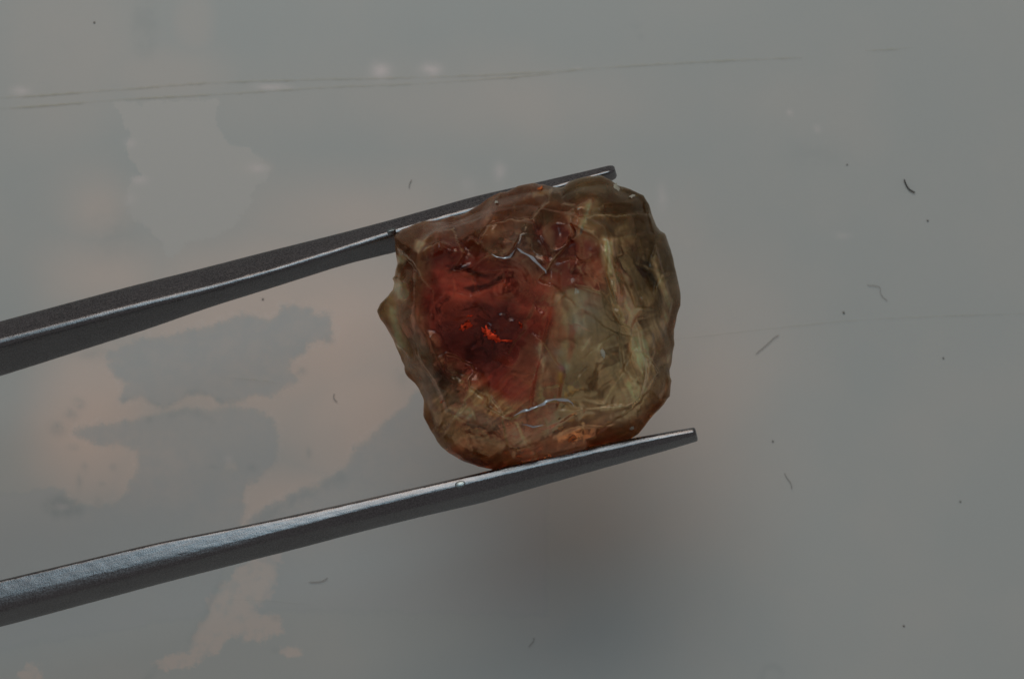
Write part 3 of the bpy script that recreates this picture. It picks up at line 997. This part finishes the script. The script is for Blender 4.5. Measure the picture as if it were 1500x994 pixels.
glint_ribbon([(757, 363), (765, 369), (777, 375), (786, 383), (793, 391), (799, 396), (800, 401)], 2.3, 1)
glint_ribbon([(720, 372), (727, 376), (738, 378), (747, 376), (752, 369), (756, 363)], 1.4, 2)
glint_ribbon([(752, 609), (765, 602), (782, 597), (797, 591), (801, 587), (812, 584.5), (832, 586), (838, 590), (841, 596)], 2.0, 3)
glint_ribbon([(762, 621), (772, 622), (781, 625), (797, 622)], 1.1, 4)


def sparkle(name, col, rough):
    M = NT(name)
    co = M.coord()
    n1 = M.noise(co, 85.0, 3, 0.7)
    n2 = M.noise(co, 40.0, 2, 0.5)
    c = M.mix(M.ramp(n2, 0.36, 0.52), tuple(t * 0.15 for t in col), col)
    return M.done(M.principled(Base_Color=c, Metallic=1.0, Roughness=rough, Normal=M.bump(n1, 0.8, 0.010)))


mat_red = sparkle('red_copper', (1.0, 0.09, 0.035), 0.28)
mat_org = sparkle('orange_copper', (0.75, 0.19, 0.05), 0.32)


def plate(name, px, py, rx, ry, ang, mat, seed):
    """a ragged reflective platelet lying just in the surface"""
    rnd = np.random.RandomState(seed)
    n = 22
    ca, sa = math.cos(math.radians(ang)), math.sin(math.radians(ang))
    V = [P(px, py, surf(px, py) + 0.004)]
    for s_ in (0.5, 1.0):
        for i in range(n):
            a = 2 * math.pi * i / n
            q = s_ * (0.45 + 0.75 * rnd.rand() if s_ == 1.0 else 1.0)
            dx, dy = math.cos(a) * rx * q, math.sin(a) * ry * q
            x, y = px + dx * ca - dy * sa, py - (dx * sa + dy * ca)
            V.append(P(x, y, surf(x, y) + (0.004 if s_ < 1 else -0.001)))
    F = [(0, 1 + i, 1 + (i + 1) % n) for i in range(n)] + [(1 + i, 1 + n + i, 1 + n + (i + 1) % n, 1 + (i + 1) % n) for i in range(n)]
    keep(mesh_obj(name, V, F, mat), gem)


for i, q in enumerate([(684, 476, 11, 8, 30), (679, 479, 8, 5, 20), (714, 487, 11, 8, -55), (724, 494, 13, 7, -22), (741, 499, 13, 2.6, -2), (763, 476, 4, 6, 20), (725, 485, 3.5, 3, 0), (688, 463, 6, 2, 10)]):
    plate('copper_fleck', *q, mat_red, 60 + i)
for i, q in enumerate([(838, 643, 9, 5, 14), (791, 276, 5, 3.5, 10), (648, 588, 5, 2, 20)]):
    plate('copper_fleck', *q, mat_org, 80 + i)
for i, q in enumerate([(903, 274, 4, 7, 35), (927, 287, 6, 2.5, 25), (883, 517, 3.5, 9, 10), (727, 296, 3, 2, 10), (852, 338, 2.5, 7, -20), (926, 627, 4, 2.5, 30)]):
    plate('pale_chip', *q, mat_chip, 90 + i)


# ------------------------------------------------------------------ hairs and dust on the sheet
mat_hair = simple('dark_fibre', (0.06, 0.055, 0.05), 0.5)
mat_lint = simple('grey_fibre', (0.46, 0.44, 0.41), 0.7)
mat_dust = simple('dust', (0.33, 0.31, 0.28), 0.8)


def fibre(name, pts, r, mat, label, cat, group=None, lift=0.0):
    # smooth the polyline, then sweep a small hexagon along it
    q = [Vector(p) for p in pts]
    for _ in range(2):
        n = [q[0]]
        for a, b in zip(q[:-1], q[1:]):
            n += [a * 0.75 + b * 0.25, a * 0.25 + b * 0.75]
        n.append(q[-1])
        q = n
    V, F = [], []
    for i, p in enumerate(q):
        a, b = q[max(0, i - 1)], q[min(len(q) - 1, i + 1)]
        t = Vector((b.x - a.x, -(b.y - a.y), 0)).normalized()
        nr = Vector((-t.y, t.x, 0))
        f = 0.45 + 0.55 * min(1, i / 3, (len(q) - 1 - i) / 3)
        c = P(p.x, p.y, r * 1.1 + lift * math.sin(math.pi * i / (len(q) - 1)))
        for j in range(6):
            an = j * math.pi / 3
            V.append(c + (nr * math.cos(an) + Vector((0, 0, 1)) * math.sin(an)) * r * f)
        if i:
            A, B = (i - 1) * 6, i * 6
            for j in range(6):
                F.append((A + j, A + (j + 1) % 6, B + (j + 1) % 6, B + j))
    F += [tuple(range(6)), tuple(range(len(V) - 6, len(V)))]
    o = mesh_obj(name, V, F, mat)
    tag(o, label, cat, group)
    return o


G = 'stray fibres on the sheet'
fibre('hair', [(1324.5, 262.5), (1326, 268), (1330, 275.5), (1334, 279), (1340.5, 282)], 0.0042, mat_hair, 'short dark curved hair lying alone on the right of the sheet', 'hair', G)
L = [([(1107, 518), (1118, 509), (1128, 500), (1134, 494), (1141, 490)], 'faint grey fibre slanting to the right of the stone, above the lower tip', .0042),
     ([(1270, 417), (1282, 418), (1290, 420), (1289, 428), (1294, 436), (1300, 440)], 'hooked pale fibre lying above the larger dark speck on the right', .0030),
     ([(1149, 692), (1153, 700), (1159, 707), (1160, 716)], 'wavy grey fibre on the sheet to the lower right of the tweezer tip', .0040),
     ([(774, 947), (779, 942), (782, 938), (782, 933)], 'tiny bent fibre near the bottom edge below the shadow', .0040),
     ([(452, 852), (462, 852), (472, 851), (477, 848), (480, 845)], 'thin tick shaped fibre just below the lower tweezer arm', .0040),
     ([(490, 576), (488, 581), (490, 585), (494, 588)], 'small comma shaped fibre on the pink area left of the stone', .0046),
     ([(603, 263), (600, 268), (599, 275)], 'tiny faint fibre just above the upper tweezer arm', .0045)]
for pts, lab, r in L:
    fibre('lint_fibre', pts, r * 0.5, mat_lint, lab, 'fibre', G)


def speck(px, py, r, label, seed):
    rnd = np.random.RandomState(seed)
    V, F = [], []
    n = 9
    rr = [0.75 + 0.5 * rnd.rand() for _ in range(n)]
    k = K(0)
    for s, h in ((1.0, 0.0), (0.85, 0.5), (0.4, 0.85)):
        for i in range(n):
            a = 2 * math.pi * i / n
            c = P(px, py, 0)
            V.append(c + Vector((math.cos(a) * rr[i] * s * r * k, math.sin(a) * rr[i] * s * r * k, h * r * k * 0.8 - 0.004)))
    for q in (0, 1):
        for i in range(n):
            F.append((q * n + i, q * n + (i + 1) % n, (q + 1) * n + (i + 1) % n, (q + 1) * n + i))
    F.append(tuple(range(2 * n, 3 * n)))
    o = mesh_obj('dust_speck', V, F, mat_dust)
    tag(o, label, 'speck', 'dust specks on the sheet')


SP = [(1236, 457.5, 2.8, 'largest dark speck on the sheet, right of the stone at its mid height'),
      (1382, 524, 2.2, 'dark speck nearest the right edge, at mid height of the sheet'),
      (1132, 646, 2.2, 'dark speck level with and right of the lower tweezer tip'),
      (1407, 734, 2.2, 'lone dark speck near the right edge in the lower half'),
      (1324, 916, 2.4, 'lone dark speck near the bottom right corner'),
      (1241, 241, 1.9, 'faint speck to the left of and above the dark curved hair'),
      (1359, 323, 2.2, 'small dark speck just below the dark curved hair'),
      (138, 33, 2.2, 'dark speck near the top left corner above the creases'),
      (385, 438, 2.4, 'brown speck just below the upper tweezer arm')]
for i, (px, py, r, lab) in enumerate(SP):
    speck(px, py, r * 0.66, lab, 40 + i)
